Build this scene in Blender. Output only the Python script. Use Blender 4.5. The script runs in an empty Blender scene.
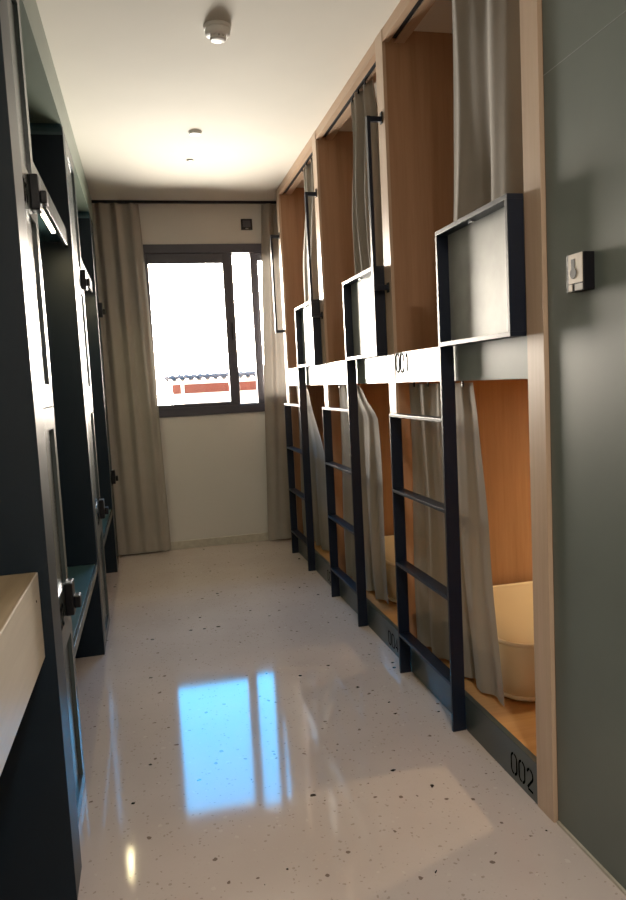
import bpy, bmesh, math, random
from mathutils import Vector, Matrix
random.seed(7)
scene = bpy.context.scene
COL = scene.collection

# ------------------------------------------------------------------ materials
def new_mat(name):
    m = bpy.data.materials.new(name); m.use_nodes = True
    nt = m.node_tree; b = nt.nodes['Principled BSDF']
    return m, nt, b
def N(nt, t, **kw):
    n = nt.nodes.new(t)
    for k, v in kw.items(): setattr(n, k, v)
    return n
def coords(nt, scale=(1, 1, 1)):
    tc = N(nt, 'ShaderNodeTexCoord'); mp = N(nt, 'ShaderNodeMapping')
    mp.inputs['Scale'].default_value = scale
    nt.links.new(tc.outputs['Object'], mp.inputs['Vector'])
    return mp.outputs['Vector']
def ramp(nt, fac, stops):
    r = N(nt, 'ShaderNodeValToRGB'); e = r.color_ramp.elements
    while len(e) < len(stops): e.new(0.5)
    for i, (p, c) in enumerate(stops):
        e[i].position = p; e[i].color = (*c, 1)
    nt.links.new(fac, r.inputs['Fac']); return r.outputs['Color']
def noise(nt, vec, scale, detail=4, rough=.55):
    n = N(nt, 'ShaderNodeTexNoise'); n.inputs['Scale'].default_value = scale
    n.inputs['Detail'].default_value = detail; n.inputs['Roughness'].default_value = rough
    nt.links.new(vec, n.inputs['Vector']); return n.outputs['Fac']
def bump(nt, b, h, strength, dist=.001):
    bp = N(nt, 'ShaderNodeBump'); bp.inputs['Strength'].default_value = strength
    bp.inputs['Distance'].default_value = dist
    nt.links.new(h, bp.inputs['Height']); nt.links.new(bp.outputs['Normal'], b.inputs['Normal'])
def paint(name, c, rough=.5, var=.12, nscale=6, spec=.5, bmp=.06, metallic=0):
    m, nt, b = new_mat(name); v = coords(nt)
    f = noise(nt, v, nscale, 5)
    lo = tuple(x*(1-var) for x in c); hi = tuple(min(1, x*(1+var)) for x in c)
    nt.links.new(ramp(nt, f, [(.3, lo), (.7, hi)]), b.inputs['Base Color'])
    b.inputs['Roughness'].default_value = rough; b.inputs['Specular IOR Level'].default_value = spec
    b.inputs['Metallic'].default_value = metallic
    if bmp: bump(nt, b, noise(nt, v, 220, 2), bmp, .0006)
    return m
def wood(name, dark, light, axis='z', rough=.42, gs=1.0):
    m, nt, b = new_mat(name)
    sc = {'z': (14, 14, .8), 'x': (.8, 14, 14), 'y': (14, .8, 14)}[axis]
    v = coords(nt, tuple(s*gs for s in sc))
    f = noise(nt, v, 2.2, 7, .62)
    nt.links.new(ramp(nt, f, [(.28, dark), (.72, light)]), b.inputs['Base Color'])
    b.inputs['Roughness'].default_value = rough
    bump(nt, b, noise(nt, v, 9, 4), .12, .0008)
    return m
def fabric(name, c, c2, transl=.25):
    m, nt, b = new_mat(name); v = coords(nt)
    f = noise(nt, v, 3, 3)
    col = ramp(nt, f, [(.3, c2), (.7, c)])
    nt.links.new(col, b.inputs['Base Color']); b.inputs['Roughness'].default_value = .9
    b.inputs['Specular IOR Level'].default_value = .15
    b.inputs['Sheen Weight'].default_value = .2
    w = N(nt, 'ShaderNodeTexWave'); w.inputs['Scale'].default_value = 240; w.bands_direction = 'Z'
    nt.links.new(v, w.inputs['Vector']); bump(nt, b, w.outputs['Fac'], .15, .0005)
    if transl:
        t = N(nt, 'ShaderNodeBsdfTranslucent'); nt.links.new(col, t.inputs['Color'])
        mx = N(nt, 'ShaderNodeMixShader'); mx.inputs['Fac'].default_value = transl
        nt.links.new(b.outputs[0], mx.inputs[1]); nt.links.new(t.outputs[0], mx.inputs[2])
        nt.links.new(mx.outputs[0], nt.nodes['Material Output'].inputs['Surface'])
    return m
def emit(name, c, s):
    m, nt, b = new_mat(name)
    b.inputs['Base Color'].default_value = (*c, 1); b.inputs['Emission Color'].default_value = (*c, 1)
    b.inputs['Emission Strength'].default_value = s; return m

M = {}
M['wood'] = wood('oak_shaded', (.27, .145, .075), (.38, .215, .12))  # same oak as the post fronts, with the bunk shade put into its colour
M['wood_lit'] = wood('oak_lit', (.42, .295, .20), (.53, .39, .28), rough=.38)  # same oak, paler: light falling on the post fronts is in the colour
M['wood_flat'] = wood('oak_platform', (.40, .20, .07), (.52, .29, .12), 'x')
M['wood_head'] = wood('oak_header', (.40, .26, .165), (.50, .34, .22), 'y')
M['desk_top'] = wood('desk_ply_top', (.26, .19, .11), (.38, .29, .18), 'y', .35)
M['desk_front'] = wood('desk_ply_front', (.55, .50, .42), (.68, .62, .53), 'y', .3)
M['board'] = paint('grey_green_lacquer', (.22, .255, .24), .30, .08)
M['panel'] = paint('brushed_steel_sheet', (.30, .315, .30), .45, .14, 9, .5, .1, .1)
M['base'] = paint('slate_green_lacquer', (.042, .056, .056), .32, .1)
M['ladder'] = paint('navy_black_steel', (.003, .007, .018), .38, .1, spec=.35)
M['black'] = paint('black_plastic', (.003, .003, .005), .4, .1, spec=.25)
M['rwall'] = paint('grey_green_panel', (.105, .128, .115), .42, .10, 2.5)
M['locker'] = paint('locker_green_black', (.003, .009, .0165), .38, .12, spec=.25)
M['lockdoor'] = paint('locker_door_lacquer', (.050, .062, .062), .27, .08)
M['niche'] = paint('niche_green', (.026, .066, .078), .36, .1)
M['bulk'] = paint('bulkhead_green', (.13, .16, .12), .33, .08)
M['white'] = paint('ceiling_plaster', (.70, .665, .59), .8, .03, 2, .2)
M['wall'] = paint('wall_plaster', (.56, .54, .50), .75, .03, 2, .2)
M['skirt'] = paint('skirting_stone', (.42, .39, .32), .4, .12, 30)
M['frame'] = paint('anthracite_aluminium', (.035, .033, .046), .42, .1, spec=.4)
M['curtain'] = fabric('bunk_curtain_cloth', (.29, .26, .22), (.24, .215, .18), .18)
M['wcurtain'] = fabric('window_curtain_cloth', (.33, .30, .26), (.29, .26, .225), .05)
M['mattress'] = fabric('cream_cotton', (.80, .70, .48), (.74, .64, .42), 0)
M['piping'] = fabric('cream_piping', (.84, .76, .56), (.80, .72, .52), 0)
M['plastic'] = paint('white_plastic', (.80, .78, .74), .4, .03)
M['greyplastic'] = paint('grey_plastic', (.30, .29, .27), .5, .05)
M['beige'] = paint('beige_plate', (.62, .56, .48), .35, .05)
M['ink'] = paint('dark_number_ink', (.004, .005, .006), .95, .1, spec=0)
M['led'] = emit('led_tube', (1, .90, .62), 4)
M['lamp'] = emit('lamp_diffuser', (1, .82, .55), 1)
M['chrome'] = paint('satin_metal', (.5, .5, .5), .25, .05, metallic=1)
M['bwhite'] = paint('render_white', (.85, .80, .72), .8, .05)
M['bred'] = paint('render_red', (.11, .020, .010), .8, .15, 3)
M['roof'] = paint('roof_sheet_grey', (.13, .11, .105), .9, .15, spec=.1)
M['ground'] = paint('outside_ground', (.5, .46, .4), .9, .1)

def terrazzo():
    m, nt, b = new_mat('terrazzo'); v = coords(nt)
    base = ramp(nt, noise(nt, v, 2.2, 4), [(.3, (.52, .44, .40)), (.7, (.59, .505, .465))])
    def mix(fac, c1, c2):
        mx = N(nt, 'ShaderNodeMix', data_type='RGBA')
        nt.links.new(fac, mx.inputs[0]); nt.links.new(c1, mx.inputs[6])
        if isinstance(c2, tuple): mx.inputs[7].default_value = (*c2, 1)
        else: nt.links.new(c2, mx.inputs[7])
        return mx.outputs[2]
    def math_(op, a, bv):
        n = N(nt, 'ShaderNodeMath', operation=op)
        for i, x in enumerate((a, bv)):
            if isinstance(x, (int, float)): n.inputs[i].default_value = x
            else: nt.links.new(x, n.inputs[i])
        return n.outputs[0]
    dn = N(nt, 'ShaderNodeTexNoise'); dn.inputs['Scale'].default_value = 60; nt.links.new(v, dn.inputs['Vector'])
    vm = N(nt, 'ShaderNodeVectorMath', operation='MULTIPLY_ADD')
    nt.links.new(dn.outputs['Color'], vm.inputs[0]); vm.inputs[1].default_value = (.014, .014, .014)
    nt.links.new(v, vm.inputs[2])
    def chips(scale, size, keep, col, prev):
        vo = N(nt, 'ShaderNodeTexVoronoi'); vo.inputs['Scale'].default_value = scale
        nt.links.new(vm.outputs[0], vo.inputs['Vector'])
        s = N(nt, 'ShaderNodeSeparateColor'); nt.links.new(vo.outputs['Color'], s.inputs[0])
        sz = math_('MULTIPLY', s.outputs[1], size)
        a = math_('LESS_THAN', vo.outputs['Distance'], sz)
        k = math_('LESS_THAN', s.outputs[0], keep)
        return mix(math_('MULTIPLY', a, k), prev, col)
    c = chips(110, .5, .4, (.55, .47, .42), base)
    c = chips(95, .42, .25, (.40, .33, .285), c)
    c = chips(50, .36, .12, (.60, .53, .48), c)
    c = chips(42, .32, .10, (.20, .15, .125), c)
    c = chips(15, .15, .34, (.012, .010, .012), c)
    nt.links.new(c, b.inputs['Base Color'])
    r = N(nt, 'ShaderNodeMapRange'); nt.links.new(noise(nt, v, 5, 5), r.inputs[0])
    r.inputs[3].default_value = .05; r.inputs[4].default_value = .09
    nt.links.new(r.outputs[0], b.inputs['Roughness'])
    b.inputs['IOR'].default_value = 1.55
    return m
M['terrazzo'] = terrazzo()

def glass():
    m, nt, b = new_mat('window_glass')
    t = N(nt, 'ShaderNodeBsdfTransparent'); g = N(nt, 'ShaderNodeBsdfGlossy'); g.inputs['Roughness'].default_value = .01
    fr = N(nt, 'ShaderNodeFresnel'); fr.inputs['IOR'].default_value = 1.35
    mx = N(nt, 'ShaderNodeMixShader'); nt.links.new(fr.outputs[0], mx.inputs[0])
    nt.links.new(t.outputs[0], mx.inputs[1]); nt.links.new(g.outputs[0], mx.inputs[2])
    t.inputs['Color'].default_value = (.97, .98, .98, 1)
    nt.links.new(mx.outputs[0], nt.nodes['Material Output'].inputs['Surface'])
    return m
M['glass'] = glass()

# ------------------------------------------------------------------ mesh helpers
def box(bm, x0, x1, y0, y1, z0, z1, bev=0):
    tmp = bmesh.new()
    bmesh.ops.create_cube(tmp, size=1)
    for v in tmp.verts:
        v.co = Vector(((x0+x1)/2 + v.co.x*(x1-x0), (y0+y1)/2 + v.co.y*(y1-y0), (z0+z1)/2 + v.co.z*(z1-z0)))
    if bev:
        bmesh.ops.bevel(tmp, geom=list(tmp.edges), offset=bev, segments=2, affect='EDGES', profile=.6)
    me = bpy.data.meshes.new('t'); tmp.to_mesh(me); tmp.free(); bm.from_mesh(me); bpy.data.meshes.remove(me)
    return bm
def lathe(bm, prof, cx, cy, seg=32):
    rings = []
    for r, z in prof:
        rings.append([bm.verts.new((cx+r*math.cos(2*math.pi*i/seg), cy+r*math.sin(2*math.pi*i/seg), z)) for i in range(seg)])
    for a, b in zip(rings, rings[1:]):
        for i in range(seg): bm.faces.new((a[i], a[(i+1) % seg], b[(i+1) % seg], b[i]))
    bm.faces.new(rings[0]); bm.faces.new(rings[-1])
    bmesh.ops.recalc_face_normals(bm, faces=bm.faces)
    return bm
def tube(bm, pts, r, seg=8):
    rings = []
    n = len(pts)
    for i, p in enumerate(pts):
        a = Vector(pts[max(0, i-1)]); b = Vector(pts[min(n-1, i+1)]); d = (b-a).normalized()
        u = d.cross(Vector((0, 0, 1)));
        if u.length < .1: u = d.cross(Vector((0, 1, 0)))
        u.normalize(); w = d.cross(u)
        rings.append([bm.verts.new(Vector(p)+u*r*math.cos(2*math.pi*k/seg)+w*r*math.sin(2*math.pi*k/seg)) for k in range(seg)])
    for a, b in zip(rings, rings[1:]):
        for k in range(seg): bm.faces.new((a[k], a[(k+1) % seg], b[(k+1) % seg], b[k]))
    bm.faces.new(rings[0]); bm.faces.new(rings[-1])
    bmesh.ops.recalc_face_normals(bm, faces=bm.faces)
    return bm
def obj(name, bm, mat, parent=None, smooth=False, loc=(0, 0, 0)):
    me = bpy.data.meshes.new(name)
    if smooth:
        for f in bm.faces: f.smooth = True
    bm.to_mesh(me); bm.free()
    me.materials.append(M[mat])
    o = bpy.data.objects.new(name, me); COL.objects.link(o); o.location = loc
    if parent: o.parent = parent
    return o
def bx(name, mat, parent, *a, bev=.0015):
    return obj(name, box(bmesh.new(), *a, bev=bev), mat, parent)
def tag(o, label, cat, group=None):
    o['label'] = label; o['category'] = cat
    if group: o['group'] = group
    return o
def thing(name, label, cat, loc=(0, 0, 0), group=None):
    o = bpy.data.objects.new(name, None); COL.objects.link(o); o.location = loc; o.empty_display_size = .1
    return tag(o, label, cat, group)
def struct(o): o['kind'] = 'structure'; return o

# stencil digits, drawn as strokes in a unit-high cell .56 wide
def arc(cx, cy, rx, ry, a0, a1, n=7):
    return [(cx+rx*math.cos(math.radians(a0+(a1-a0)*i/n)), cy+ry*math.sin(math.radians(a0+(a1-a0)*i/n))) for i in range(n+1)]
DG = {
 '0': [arc(.28, .74, .26, .26, 98, 180)+arc(.28, .26, .26, .26, 180, 262), arc(.28, .26, .26, .26, 278, 360)+arc(.28, .74, .26, .26, 0, 82)],
 '1': [[(.12, .80), (.30, .98)], [(.34, 1), (.34, 0)]],
 '2': [arc(.28, .72, .25, .28, 165, 95, 4), arc(.28, .72, .25, .28, 80, -30, 8)+[(.05, .05)], [(.10, .0), (.54, .0)]],
 '3': [arc(.28, .75, .25, .25, 150, -80, 10), arc(.28, .25, .25, .25, 75, -150, 10)],
 '4': [[(.40, 0), (.40, 1), (.03, .30)], [(.03, .27), (.32, .27)], [(.46, .27), (.56, .27)]],
 '5': [[(.50, 1), (.08, 1), (.06, .55)], arc(.27, .30, .26, .30, 120, -140, 10)],
 '6': [[(.40, 1), (.08, .48)], arc(.28, .28, .26, .28, 170, -175, 14)],
}
def number(text, h, parent, origin, right, nrm, name='number', mat='ink', W=.085):
    """flat stencil number; origin = lower left, right = reading direction, up = z"""
    bm = bmesh.new(); R_ = Vector(right); U = Vector((0, 0, 1)); O = Vector(origin)
    pen = 0
    for ch in text:
        for pl in DG[ch]:
            pts = [Vector((pen+x, y)) for x, y in pl]
            L, Rr = [], []
            for i, p in enumerate(pts):
                d = (pts[min(i+1, len(pts)-1)]-pts[max(i-1, 0)]).normalized(); n = Vector((-d.y, d.x))*W
                for lst, q in ((L, p+n), (Rr, p-n)):
                    lst.append(bm.verts.new(O+R_*(q.x*h)+U*(q.y*h)+Vector(nrm)*.0008))
            for i in range(len(pts)-1): bm.faces.new((L[i], L[i+1], Rr[i+1], Rr[i]))
        pen += .74
    bmesh.ops.recalc_face_normals(bm, faces=bm.faces)
    return obj(name, bm, mat, parent)

# ------------------------------------------------------------------ dimensions
A = .983; B = -.269; H = 2.547; D = 5.474
RW = .995; XF = 3.12; XL = -.80; YB = -1.6

# ------------------------------------------------------------------ the room
struct(bx('floor', 'terrazzo', None, XL-.1, XF+.1, YB-.1, D+.1, -.08, 0, bev=0))
struct(bx('ceiling', 'white', None, XL-.1, XF+.1, YB-.1, D+.1, H, H+.08, bev=0))
struct(bx('wall_left', 'wall', None, XL-.1, XL, YB-.1, D+.1, 0, H, bev=0))
struct(bx('wall_front', 'wall', None, XL, RW, YB-.1, YB, 0, H, bev=0))
wr = struct(bx('wall_right', 'rwall', None, RW, RW+.1, YB, 1.652, 0, H, bev=0))
bx('panel_seam', 'board', wr, RW-.0006, RW+.0005, YB, 1.652, 1.9185, 1.9205, bev=0)
struct(bx('wall_bunk_back', 'wall', None, XF, XF+.1, YB, D+.1, 0, H, bev=0))
# back wall with a window opening
WX0, WX1, WZ0, WZ1 = .035, 1.40, 1.0, 2.255
bm = bmesh.new()
box(bm, XL, WX0, D, D+.16, 0, H); box(bm, WX1, XF, D, D+.16, 0, H)
box(bm, WX0, WX1, D, D+.16, 0, WZ0); box(bm, WX0, WX1, D, D+.16, WZ1, H)
struct(obj('wall_back', bm, 'wall'))
struct(bx('baseboard_back', 'skirt', None, XL, XF, D-.012, D, 0, .062, bev=.002))
struct(bx('baseboard_right', 'skirt', None, RW-.006, RW, YB, 1.65, 0, .008, bev=0))

# window
win = struct(bpy.data.objects.new('window_1', None)); COL.objects.link(win); win.location = (0, D, 0)
bm = bmesh.new(); y0, y1 = -.012, .075
box(bm, WX0, WX1, y0, y1, 2.19, WZ1, .003); box(bm, WX0, WX1, y0, y1, WZ0, 1.062, .003)
box(bm, WX0, WX0+.03, y0, y1, 1.062, 2.19, .003); box(bm, WX1-.05, WX1, y0, y1, 1.062, 2.19, .003)
box(bm, WX0, WX1, y0+.02, y0+.03, 1.055, 1.07)
obj('window_frame', bm, 'frame', win)
def sash(x0, x1, z0, z1, l, r, b, t, yy, nm='sash'):
    bm = bmesh.new()
    box(bm, x0, x0+l, yy, yy+.03, z0, z1, .002); box(bm, x1-r, x1, yy, yy+.03, z0, z1, .002)
    box(bm, x0+l, x1-r, yy, yy+.03, z0, z0+b, .002); box(bm, x0+l, x1-r, yy, yy+.03, z1-t, z1, .002)
    s = obj(nm, bm, 'frame', win)
    bx('pane', 'glass', s, x0+l, x1-r, yy+.013, yy+.017, z0+b, z1-t, bev=0)
    return s
sash(WX0+.02, .697, 1.062, 2.19, .030, .075, .028, .073, 0)
sash(.690, .895, 1.062, 2.19, .004, .047, .008, .008, .034)
sash(.830, WX1-.03, 1.062, 2.19, .055, .043, .055, .058, 0)
bx('window_catch', 'black', win, .660, .672, -.012, 0, 1.55, 1.68, bev=.002)
bx('window_sill', 'frame', win, WX0, WX1, .075, .20, .985, 1.03)

# curtain track on the ceiling in front of the window
tr = thing('curtain_track', 'long black curtain track fixed under the ceiling above the window', 'curtain track', (0, D-.075, H-.018))
bx('rail', 'black', tr, XL+.02, 1.62, -.012, .012, 0, .0175)
bx('end_cap', 'frame', tr, 1.62, 1.63, -.014, .014, -.001, .0175)
# thermostat
th = thing('thermostat', 'small square black wall control above the window', 'thermostat', (.82, D+.002, 2.395))
bx('housing', 'black', th, -.042, .042, -.014, 0, -.04, .04, bev=.003)
bx('display', 'frame', th, -.028, .028, -.0155, -.014, -.020, .028, bev=0)
bx('button', 'greyplastic', th, -.010, .010, -.0165, -.014, -.034, -.028, bev=0)

# ------------------------------------------------------------------ ceiling fittings
SDK = .74
sd = thing('smoke_detector', 'round white smoke detector on the ceiling', 'smoke detector', (.357, 2.83, H)); sd.scale = (1, 1, SDK)
obj('base', lathe(bmesh.new(), [(.050, 0), (.052, -.004), (.052, -.014), (.048, -.018)], 0, 0), 'plastic', sd, True)
obj('body', lathe(bmesh.new(), [(.046, -.018), (.047, -.022), (.047, -.042), (.038, -.050)], 0, 0), 'plastic', sd, True)
bm = bmesh.new()
for i in range(10):
    a = 2*math.pi*i/10; t = bmesh.new(); box(t, .014, .030, -.0045, .0045, -.062, -.050, .001)
    bmesh.ops.rotate(t, verts=t.verts, cent=(0, 0, 0), matrix=Matrix.Rotation(a, 3, 'Z'))
    me = bpy.data.meshes.new('t'); t.to_mesh(me); t.free(); bm.from_mesh(me); bpy.data.meshes.remove(me)
obj('grille', bm, 'plastic', sd)
obj('cap', lathe(bmesh.new(), [(.030, -.062), (.031, -.066), (.024, -.071), (.006, -.072)], 0, 0), 'plastic', sd, True)
obj('chamber', lathe(bmesh.new(), [(.012, -.050), (.012, -.062)], 0, 0), 'black', sd)
sp = thing('ceiling_sprinkler', 'flat round white ceiling cap, larger of the two beyond the smoke detector', 'sprinkler', (.351, 3.97, H))
obj('rim', lathe(bmesh.new(), [(.036, 0), (.037, -.003), (.034, -.006)], 0, 0), 'plastic', sp, True)
obj('cover', lathe(bmesh.new(), [(.031, -.006), (.031, -.012), (.026, -.014)], 0, 0), 'plastic', sp, True)
s2 = thing('ceiling_sensor', 'tiny white ceiling dot nearest the window', 'sensor', (.353, 4.45, H))
obj('cover', lathe(bmesh.new(), [(.020, 0), (.020, -.005), (.014, -.008)], 0, 0), 'plastic', s2, True)

# ------------------------------------------------------------------ bunk beds (right)
BY = [1.655, 2.776, 3.897]; PITCH = 1.121; T = .083; DEP = 2.05
def bunk(k):
    lab = ['oak bunk bed nearest the camera, numbered 001 above and 002 below',
           'middle bunk bed of the oak row, numbered 003 above and 004 below',
           'bunk bed nearest the window at the far end of the oak row'][k]
    r = thing('bunk_bed', lab, 'bunk bed', (A, BY[k], 0), 'oak capsule bunk beds along the right side')
    if k == 0:
        bx('partition', 'wood', r, .013, DEP, 0, T-.001, 0, H-.001, bev=0)
        obj('post', box(bmesh.new(), 0, .013, 0, T-.001, 0, H-.001, .001), 'wood_lit', r)
    bx('partition', 'wood', r, .013, DEP, PITCH+.0005, PITCH+T-.001, 0, H-.001, bev=0)
    bx('post', 'wood_lit', r, 0, .013, PITCH+.0005, PITCH+T-.001, 0, H-.001, bev=.001)
    y0, y1 = T, PITCH
    # header with curtain rail groove
    bm = bmesh.new(); box(bm, .002, .028, y0, y1, 2.498, H-.001); box(bm, .050, .092, y0, y1, 2.498, H-.001)
    box(bm, .028, .050, y0, y1, 2.515, H-.001)
    obj('header', bm, 'wood_head', r)
    bx('curtain_rail', 'black', r, .030, .048, y0+.01, y1-.03, 2.500, 2.514)
    # upper berth
    ub = bx('upper_board', 'board', r, .002, .022, y0, y1, 1.187, 1.306)
    number('00'+str(2*k+1), .070, ub, (.002, PITCH-.012, 1.229), (0, -1, 0), (-1, 0, 0))
    bx('upper_platform', 'wood_flat', r, .022, DEP, y0, y1, 1.192, 1.225, bev=0)
    # lower berth
    lb = bx('base_board', 'base', r, .002, .022, y0, y1, 0, .120)
    number('00'+str(2*k+2), .062, lb, (.002, .232, .022), (0, -1, 0), (-1, 0, 0), W=.06)
    bx('lower_platform', 'wood_flat', r, .022, DEP, y0, y1, .085, .112, bev=0)
    bx('back_panel', 'wood', r, DEP, DEP+.02, 0 if k == 0 else T, PITCH+T, 0, H-.001, bev=0)
    # ladder
    x0, x1 = -.047, .0
    ld = bx('ladder', 'ladder', r, x0, x1, .545, .557, 0, 1.300, bev=.001); ld.name = 'ladder'
    bx('stile', 'ladder', ld, x0, x1, 1.068, 1.080, 0, 1.066)
    for z in (.170, .467, .764, 1.066):
        bx('rung', 'ladder', ld, x0, x1, .557, 1.068, z-.012, z)
    # guard panel
    g0, g1, gz0, gz1 = .084, .558, 1.300, 1.664
    bm = bmesh.new(); w = .013
    box(bm, x0, x1, g0, g1, gz0, gz0+w, .001); box(bm, x0, x1, g0, g1, gz1-w, gz1, .001)
    box(bm, x0, x1, g0, g0+w, gz0+w, gz1-w, .001); box(bm, x0, x1, g1-w, g1, gz0+w, gz1-w, .001)
    gr = obj('guard_rail', bm, 'ladder', r)
    bx('infill_panel', 'panel', gr, -.008, -.003, g0+w, g1-w, gz0+w, gz1-w, bev=0)
    for yy in (.115, .335):
        bx('clip', 'chrome', gr, -.030, -.018, yy-.010, yy+.010, gz1-w-.006, gz1-w)
    # grab bar on the far post
    gy = PITCH+.035
    gb = bx('grab_bar', 'ladder', r, -.066, -.052, gy-.012, gy+.012, 1.560, 2.232)
    bx('bracket', 'ladder', gb, -.052, 0, gy-.008, gy+.008, 2.212, 2.232)
    bx('bracket', 'ladder', gb, -.052, 0, gy-.008, gy+.008, 1.560, 1.580)
    obj('bolt', box(bmesh.new(), -.006, 0, gy-.012, gy+.012, 1.550, 1.590, .003), 'black', gb)
    obj('bolt', box(bmesh.new(), -.006, 0, gy-.012, gy+.012, 2.205, 2.250, .003), 'black', gb)
    # small warm berth lamp on the back panel under the upper platform
    lm = bx('unseen_berth_lamp', 'black', r, 1.35, 1.47, .55, .67, 1.178, 1.1915)
    bx('diffuser', 'lamp', lm, 1.36, 1.46, .56, .66, 1.174, 1.178, bev=0)
    L = bpy.data.lights.new('unseen_berth_light', 'AREA'); L.size = .10; L.energy = LOW_E[k]; L.color = (1, .74, .42)
    lo = bpy.data.objects.new('unseen_berth_light', L); COL.objects.link(lo); lo.location = (A+1.41, BY[k]+.61, 1.16)
    lm = bx('unseen_berth_lamp', 'black', r, 1.35, 1.47, .55, .67, 2.530, 2.5455)  # upper lamp is added, unseen, to brighten the upper berth
    bx('diffuser', 'lamp', lm, 1.36, 1.46, .56, .66, 2.526, 2.530, bev=0)
    L = bpy.data.lights.new('unseen_berth_light', 'AREA'); L.size = .10; L.energy = .8; L.color = (1, .84, .62)
    lo = bpy.data.objects.new('unseen_berth_light', L); COL.objects.link(lo); lo.location = (A+1.41, BY[k]+.61, 2.51)
    return r
LOW_E = [3.9, 1.9, .35]
for k in range(3): bunk(k)

# mattresses in the lower berths
def mattress(k):
    lab = ['cream mattress with piped edges in the lower berth numbered 002',
           'cream mattress with piped edges in the lower berth numbered 004',
           'cream mattress in the lower berth nearest the window'][k]
    x0, x1, y0, y1, z0, z1 = .118, 1.99, .435, 1.085, 0, .205
    r = thing('mattress', lab, 'mattress', (A, BY[k], .1125), 'mattresses in the lower berths')
    def outline(inset, n=8, rad=.11):
        pts = []
        for cx, cy, a in ((x1-rad, y1-rad, 0), (x0+rad, y1-rad, 90), (x0+rad, y0+rad, 180), (x1-rad, y0+rad, 270)):
            for i in range(n+1):
                t = math.radians(a+90*i/n); pts.append((cx+(rad-inset)*math.cos(t), cy+(rad-inset)*math.sin(t)))
        return pts
    bm = bmesh.new(); rings = []
    for ins, z in ((.02, z0), (.004, .012), (-.006, .06), (-.008, .11), (-.004, .16), (.003, z1-.012), (.02, z1-.004), (.07, z1+.003), (.108, z1+.006)):
        rings.append([bm.verts.new((x, y, z)) for x, y in outline(ins)])
    n = len(rings[0])
    for a, b in zip(rings, rings[1:]):
        for i in range(n): bm.faces.new((a[i], a[(i+1) % n], b[(i+1) % n], b[i]))
    bm.faces.new(rings[0]); bm.faces.new(rings[-1]); bmesh.ops.recalc_face_normals(bm, faces=bm.faces)
    obj('mattress_body', bm, 'mattress', r, True)
    for z in (z1-.010, .012):
        bm = bmesh.new(); p = [(x, y, z) for x, y in outline(.0)]; tube(bm, p+[p[0]], .007, 6)
        obj('piping', bm, 'piping', r, True)
for k in range(3): mattress(k)

# ------------------------------------------------------------------ curtains
def sheet(fn, nu, nv):
    bm = bmesh.new()
    g = [[bm.verts.new(fn(i/nu, j/nv)) for i in range(nu+1)] for j in range(nv+1)]
    for j in range(nv):
        for i in range(nu): bm.faces.new((g[j][i], g[j][i+1], g[j+1][i+1], g[j+1][i]))
    return bm
def lerp(a, b, t): return a+(b-a)*t
def prof(t, pts):
    for (a, va), (b, vb) in zip(pts, pts[1:]):
        if t <= b:
            s = (t-a)/(b-a); s = s*s*(3-2*s); return va+(vb-va)*s
    return pts[-1][1]
def bunk_curtain(k, upper, label, near, far, zt, zb, folds, amp, xc, seed):
    rnd = random.Random(seed); ph = [rnd.uniform(0, 6.28) for _ in range(4)]
    def fn(u, v):
        y = lerp(prof(v, near), prof(v, far), u+.02*math.sin(6.28*folds*u*.5+ph[2])*v)
        w = folds*2*math.pi*(u+.018*math.sin(3*v+ph[0]))
        a = amp*(.75+.35*math.sin(4*v+ph[1]))*max(.15, min(1, u*7, (1-u)*7))
        x = xc+a*(math.sin(w)+.28*math.sin(2.3*w+ph[3]))+.006*math.sin(5*v+7*u)
        if not upper: x += .042*v*(1-u)**1.5
        return (x, y, lerp(0, zb-zt, v)+(.004*math.sin(w) if v > .98 else 0))
    bm = sheet(fn, folds*22, 40)
    r = thing('bunk_curtain', label, 'curtain', (A, BY[k], zt), 'grey beige bunk curtains')
    obj('cloth', bm, 'curtain', r, True)
    bm = bmesh.new()
    n0, f0 = prof(0, near), prof(0, far)
    for i in range(folds):
        y = lerp(n0, f0, (i+.5)/folds); box(bm, .036, .042, y-.004, y+.004, -.012, .006)
    obj('hook', bm, 'black', r)['kind'] = 'stuff'
# (near edge, far edge) profiles are offsets from the bed's near corner, top to bottom
bunk_curtain(0, 1, 'long grey curtain hanging in the upper berth nearest the camera, behind the grey guard panel',
             [(0, .088), (1, .10)], [(0, .61), (.5, .62), (1, .66)], 2.492, 1.232, 2, .034, .055, 3)
bunk_curtain(1, 1, 'gathered grey curtain in the upper berth numbered 003, bulging beside the black grab bar',
             [(0, .30), (.15, .27), (1, .16)], [(0, .60), (.12, .585), (.45, .66), (1, .60)], 2.492, 1.232, 3, .028, .055, 8)
bunk_curtain(2, 1, 'gathered grey curtain in the upper berth nearest the window',
             [(0, .22), (.15, .20), (1, .20)], [(0, .58), (.12, .57), (.45, .70), (1, .60)], 2.492, 1.232, 3, .028, .055, 5)
bunk_curtain(0, 0, 'grey curtain hanging behind the ladder of the lower berth numbered 002',
             [(0, .50), (.12, .49), (.5, .465), (1, .42)], [(0, 1.09), (1, 1.09)], 1.180, .128, 4, .013, .042, 11)
bunk_curtain(1, 0, 'grey curtain tied narrow at the top in the lower berth numbered 004',
             [(0, .66), (.04, .58), (.16, .41), (1, .455)], [(0, 1.06), (1, 1.06)], 1.180, .128, 4, .013, .042, 12)
bunk_curtain(2, 0, 'grey curtain slanting back at the top in the lower berth nearest the window',
             [(0, .74), (.04, .68), (.45, .41), (1, .44)], [(0, 1.06), (1, 1.06)], 1.180, .128, 4, .013, .042, 13)

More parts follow.
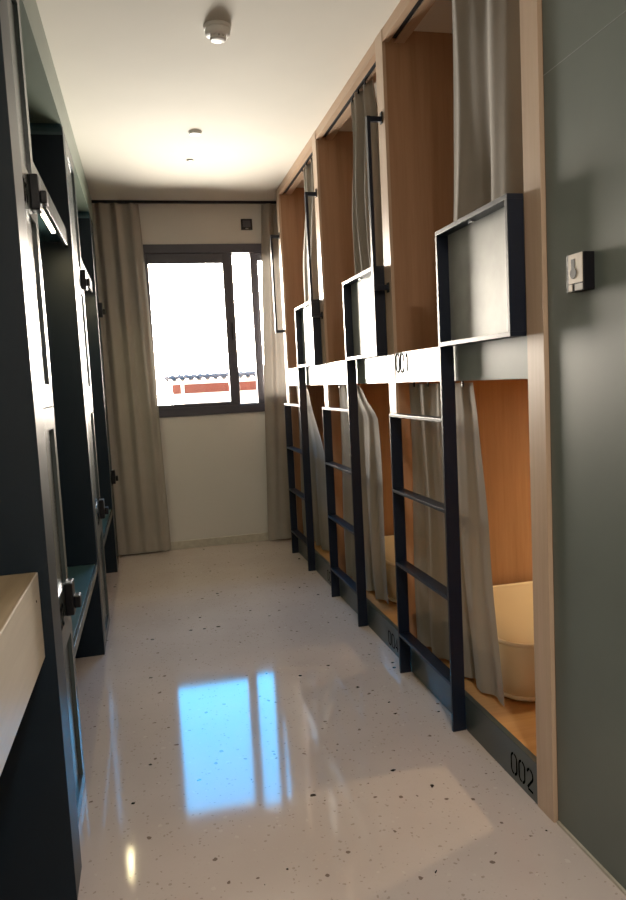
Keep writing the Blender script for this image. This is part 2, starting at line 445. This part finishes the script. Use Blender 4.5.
def win_curtain(label, loc, lt, rt, lb, rb, folds, amp, zt, zb, seed):
    rnd = random.Random(seed); ph = [rnd.uniform(0, 6.28) for _ in range(4)]
    def fn(u, v):
        vv = v**.8
        x = lerp(lerp(lt, lb, vv), lerp(rt, rb, vv), u)
        w = folds*2*math.pi*(u**.9)+ph[0]*.3
        a = amp*(.55+.45*math.cos(2*v+ph[1]))*(1.25-.5*u)
        y = a*(math.sin(w+.5*math.sin(2.4*v+ph[2]))+.25*math.sin(1.7*w+ph[3]+v))
        return (x, y, (zb-zt)*v)
    r = thing('window_curtain', label, 'curtain', loc)
    obj('cloth', sheet(fn, folds*20, 40), 'wcurtain', r, True)
win_curtain('wide beige floor-length curtain left of the window, behind the green lockers', (0, D-.075, H-.020), -.60, .045, -.58, .105, 7, .020, H-.020, .018, 2)
win_curtain('narrow beige curtain right of the window, behind the end of the bunks', (0, D-.075, H-.020), .930, 1.5, .835, 1.5, 6, .020, H-.020, .018, 4)

# ------------------------------------------------------------------ lockers (left)
CD = XL-B   # negative depth
def door(parent, y0, y1, z0, z1, recs, ry0, ry1, num, hi):
    bm = bmesh.new(); xa, xb = -.022, 0; xr = -.010
    box(bm, xa, xb, y0, ry0, z0, z1); box(bm, xa, xb, ry1, y1, z0, z1)
    zs = [z0]+[z for r in recs for z in r]+[z1]
    for i in range(0, len(zs), 2): box(bm, xa, xb, ry0, ry1, zs[i], zs[i+1])
    d = obj('door', bm, 'lockdoor', parent)
    bm = bmesh.new()
    for a, b in recs: box(bm, xa+.002, xr, ry0-.004, ry1+.004, a-.004, b+.004)
    obj('recessed_panel', bm, 'lockdoor', d)
    zc = recs[0][1]
    zl = 1.765 if hi else .620
    ly = y1-.125
    lk = bx('combination_lock', 'black', d, 0, .024, ly, ly+.06, zl-.048, zl+.048, bev=.004)
    bx('knob', 'black', lk, .024, .042, ly+.01, ly+.05, zl-.030, zl+.006, bev=.004)
    number(num, .055, d, (0, .215 if y1 > .4 else .13, zl-.050), (0, 1, 0), (1, 0, 0))
    return d
def column(y, nums, label, ext=.0, W_=.50, y_in=0):
    r = thing('locker_cabinet', label, 'locker', (B, y, 0), 'dark green double lockers along the left side')
    bx('side_panel', 'locker', r, CD+.002, ext, y_in, .080, 0, 2.359, bev=.001)
    bm = bmesh.new()
    box(bm, CD+.002, -.024, W_-.018, W_, 0, 2.359); box(bm, CD+.002, -.024, .080, W_-.018, 0, .02)
    box(bm, CD+.002, -.024, .080, W_-.018, 1.165, 1.185); box(bm, CD+.002, -.024, .080, W_-.018, 2.34, 2.359)
    box(bm, CD+.002, CD+.012, .080, W_-.018, .02, 2.34)
    obj('carcass', bm, 'locker', r)
    door(r, .083, W_, .004, 1.173, [(.050, .500), (.660, 1.112)], .150 if W_ > .4 else .11, W_-.045, nums[1], False)
    door(r, .083, W_, 1.177, 2.357, [(1.238, 1.695), (1.815, 2.29)], .150 if W_ > .4 else .11, W_-.045, nums[0], True)
column(1.77, ('001', '002'), 'dark green locker column nearest the camera, beside the wooden desk', .024, .50, -.05)
column(3.39, ('003', '004'), 'dark green locker column between the two open hanging niches')
column(4.95, ('005', '006'), 'dark green locker column nearest the window curtain', 0, .33)
def niche(y0, y1, label):
    r = thing('open_wardrobe', label, 'wardrobe', (B, y0, 0), 'open niches between the lockers')
    L_ = y1-y0; a, b = .001, L_-.001
    bx('back_panel', 'niche', r, CD+.002, CD+.014, a, b, 0, 2.359, bev=0)
    # lining of the open overhead compartment with rounded corners
    rad = .035
    for yy, s in ((a, 1), (b, -1)):
        bm = bmesh.new()
        pts = [(yy, 2.359)]+[(yy+s*rad*(1-math.cos(math.radians(t))), 2.359-rad+rad*math.sin(math.radians(t))) for t in (90, 67, 45, 22, 0)]
        pts[0] = (yy, 2.359)
        lo = [bm.verts.new((CD+.014, p[0], p[1])) for p in pts]; hi_ = [bm.verts.new((-.003, p[0], p[1])) for p in pts]
        bm.faces.new(lo); bm.faces.new(hi_)
        for i in range(len(pts)): j = (i+1) % len(pts); bm.faces.new((lo[i], lo[j], hi_[j], hi_[i]))
        bmesh.ops.recalc_face_normals(bm, faces=bm.faces)
        obj('corner_fillet', bm, 'niche', r)
    bx('overhead_shelf', 'niche', r, CD+.014, -.030, a, b, 1.872, 1.915, bev=0)
    bx('shelf_edge', 'lockdoor', r, -.030, -.016, a, b, 1.848, 1.922, bev=.001)
    hr = bx('hanging_rail', 'black', r, -.27, -.25, a, b, 1.78, 1.80)
    bc = bx('bench_shelf', 'niche', r, CD+.014, -.012, a, b, .398, .430, bev=.001)
    bx('front_edge', 'lockdoor', bc, -.012, -.001, a, b, .396, .431, bev=.001)
    ld = bx('led_lamp', 'black', r, -.056, -.034, .30, .86, 1.862, 1.872)
    bx('light_strip', 'led', ld, -.051, -.039, .31, .85, 1.853, 1.862, bev=0)
    L = bpy.data.lights.new('led_light', 'AREA'); L.shape = 'RECTANGLE'; L.size = .02; L.size_y = .54; L.energy = .45; L.color = (1, .85, .45)
    lo = bpy.data.objects.new('led_light', L); COL.objects.link(lo); lo.location = (B-.045, y0+.58, 1.850)
niche(2.27, 3.39, 'open niche with lit lamp strip between the first two locker columns')
niche(3.89, 4.95, 'open niche with green overhead compartment nearest the window')
struct(bx('trim_1', 'bulk', None, XL, B, 1.72, D-.16, 2.36, H, bev=0))

# desk left of the camera
dk = thing('desk', 'light wooden desk with deep apron against the first locker column', 'desk', (B+.008, 1.718, 0))
bx('desktop', 'desk_top', dk, CD-.006, -.010, -1.6, 0, .787, .810, bev=.001)
bm = bmesh.new(); box(bm, -.030, -.007, -1.6, 0, .6095, .8095, .0015); fr = obj('apron', bm, 'desk_front', dk)
obj('screw_hole', lathe(bmesh.new(), [(.003, 0), (.003, .001)], 0, 0, 10), 'ink', dk)
sh = dk.children[-1]; sh.rotation_euler = (0, math.radians(90), 0); sh.location = (-.007, -.055, .757)
bx('end_panel', 'locker', dk, CD-.006, -.045, -1.6, -1.57, 0, .6095)

# lock strike on the right wall
ls = thing('door_lock_strike', 'small black and beige lock fitting on the dark green wall', 'lock', (RW, 1.49, 1.425))
bx('housing', 'black', ls, -.0290, 0, -.033, .033, -.042, .042, bev=.002)
fp = bx('front_plate', 'beige', ls, -.0310, -.0290, -.031, .022, -.024, .041, bev=.0004)
bx('cutout', 'black', fp, -.0317, -.0310, -.004, .010, .004, .030, bev=0)
bm = lathe(bmesh.new(), [(.012, 0), (.012, .0014)], 0, 0, 20); ct = obj('catch', bm, 'black', fp)
ct.rotation_euler = (0, math.radians(-90), 0); ct.location = (-.0310, .002, -.002)
bx('latch_tongue', 'greyplastic', ls, -.0310, -.0290, -.031, -.002, -.041, -.027, bev=.0004)
bx('cover_strip', 'beige', ls, -.0310, -.0290, .010, .022, -.041, -.026, bev=0)

# added lamp, unseen behind the camera, to fill the room with light
rl = thing('fill_lamp', 'added round white fill lamp on the ceiling behind the camera', 'lamp', (.35, -.5, H))
obj('rim', lathe(bmesh.new(), [(.10, 0), (.10, -.008), (.085, -.012)], 0, 0), 'plastic', rl, True)
obj('diffuser', lathe(bmesh.new(), [(.083, -.012), (.080, -.016)], 0, 0), 'lamp', rl, True)

# ------------------------------------------------------------------ outside
struct(bx('ground_outside', 'ground', None, 0, 3.8, 13.6, 17.4, 0, .1, bev=0))
hb = thing('neighbouring_house', 'low building with red wall band and wavy pale roof seen through the window', 'building', (0, 14, 0))
bx('wall', 'bwhite', hb, .52, 3.2, .06, 3, .1, 1.30, bev=0)
bx('red_wall', 'bred', hb, .50, 3.2, 0, .06, 1.10, 1.275, bev=0)
bx('fascia', 'bwhite', hb, .40, 3.25, -.10, .05, 1.275, 1.36, bev=0)
for xx in (.66,): bx('downpipe', 'bwhite', hb, xx, xx+.06, -.06, 0, 1.05, 1.30, bev=.01)
def roof(u, v):
    x = .38+2.9*u; z = 1.385+.022*math.cos(x*2*math.pi/.155); return (x, -.14+(0 if v < .6 else 3*(v-.5)*2), z-.03 if v < .3 else z+(v > .6)*.12)
obj('corrugated_roof', sheet(roof, 220, 2), 'roof', hb, True)

# ------------------------------------------------------------------ world and light
w = bpy.data.worlds.new('world'); scene.world = w; w.use_nodes = True; nt = w.node_tree
bg = nt.nodes['Background']
tc = N(nt, 'ShaderNodeTexCoord'); sp_ = N(nt, 'ShaderNodeSeparateXYZ'); nt.links.new(tc.outputs['Generated'], sp_.inputs[0])
mr = N(nt, 'ShaderNodeMapRange'); nt.links.new(sp_.outputs['Z'], mr.inputs[0]); mr.inputs[1].default_value = -1; mr.inputs[2].default_value = 1
S = 64.
def sc3(c): return tuple(x/S for x in c)
c = ramp(nt, mr.outputs[0], [(0, sc3((7, 6.2, 5.2))), (.25, sc3((9.5, 8.6, 7.4))), (.36, sc3((17, 15.6, 13.8))), (.48, sc3((31, 28, 24.5))), (.505, sc3((30, 26, 21.5))), (.585, sc3((24, 20.5, 17))), (.66, sc3((.12, 1.15, 2.4))), (1, sc3((.15, .6, 1.6)))])
mr2 = N(nt, 'ShaderNodeMapRange'); nt.links.new(sp_.outputs['Y'], mr2.inputs[0])
mr2.inputs[1].default_value = -.1; mr2.inputs[2].default_value = .3; mr2.inputs[3].default_value = .06; mr2.inputs[4].default_value = 1
vs = N(nt, 'ShaderNodeVectorMath', operation='SCALE'); nt.links.new(c, vs.inputs[0]); nt.links.new(mr2.outputs[0], vs.inputs['Scale'])
nt.links.new(vs.outputs[0], bg.inputs['Color']); bg.inputs['Strength'].default_value = S
P = bpy.data.lights.new('window_portal', 'AREA'); P.shape = 'RECTANGLE'; P.size = 1.36; P.size_y = 1.22; P.cycles.is_portal = True
po = bpy.data.objects.new('window_portal', P); COL.objects.link(po); po.location = ((WX0+WX1)/2, D+.20, (WZ0+WZ1)/2)
po.rotation_euler = (math.radians(-90), 0, 0)
def area(name, loc, rot, sx, sy, e, col):
    L = bpy.data.lights.new(name, 'AREA'); L.shape = 'RECTANGLE'; L.size = sx; L.size_y = sy; L.energy = e; L.color = col
    o = bpy.data.objects.new(name, L); COL.objects.link(o); o.location = loc; o.rotation_euler = rot; return o
area('fill_lamp_light', (.35, -.5, H-.03), (0, 0, 0), .16, .16, 9, (1, .88, .74))  # fill light of the added lamp

# ------------------------------------------------------------------ camera (fitted to the photograph)
F, PITCHC, YAW, ROLL = 722.7731, .0947, .2226, -.0512
F, PITCHC, YAW, ROLL = 722.77, .09470, .22262, -.05120
cy, sy = math.cos(YAW), math.sin(YAW); cp, spn = math.cos(PITCHC), math.sin(PITCHC); cr, sr = math.cos(ROLL), math.sin(ROLL)
fw = Vector((sy*cp, cy*cp, -spn)); rt = Vector((cy, -sy, 0)); up = rt.cross(fw)
rt2 = cr*rt+sr*up; up2 = -sr*rt+cr*up
cam = bpy.data.cameras.new('camera'); co = bpy.data.objects.new('camera', cam); COL.objects.link(co)
mw = Matrix.Identity(4)
for i in range(3): mw[i][0] = rt2[i]; mw[i][1] = up2[i]; mw[i][2] = -fw[i]
mw[0][3], mw[1][3], mw[2][3] = 0, 0, 1.21
co.matrix_world = mw
cam.sensor_fit = 'VERTICAL'; cam.sensor_height = 36; cam.sensor_width = 36; cam.lens = 36*F/900
cam.clip_start = .02
scene.camera = co
scene.view_settings.view_transform = 'Standard'; scene.view_settings.look = 'None'
scene.view_settings.exposure = 2.38
scene.view_settings.gamma = 1.07
scene.cycles.use_denoising = True
scene.cycles.max_bounces = 10; scene.cycles.diffuse_bounces = 6; scene.cycles.glossy_bounces = 5; scene.cycles.transparent_max_bounces = 12
scene.cycles.sample_clamp_indirect = 8; scene.cycles.caustics_reflective = False; scene.cycles.caustics_refractive = False
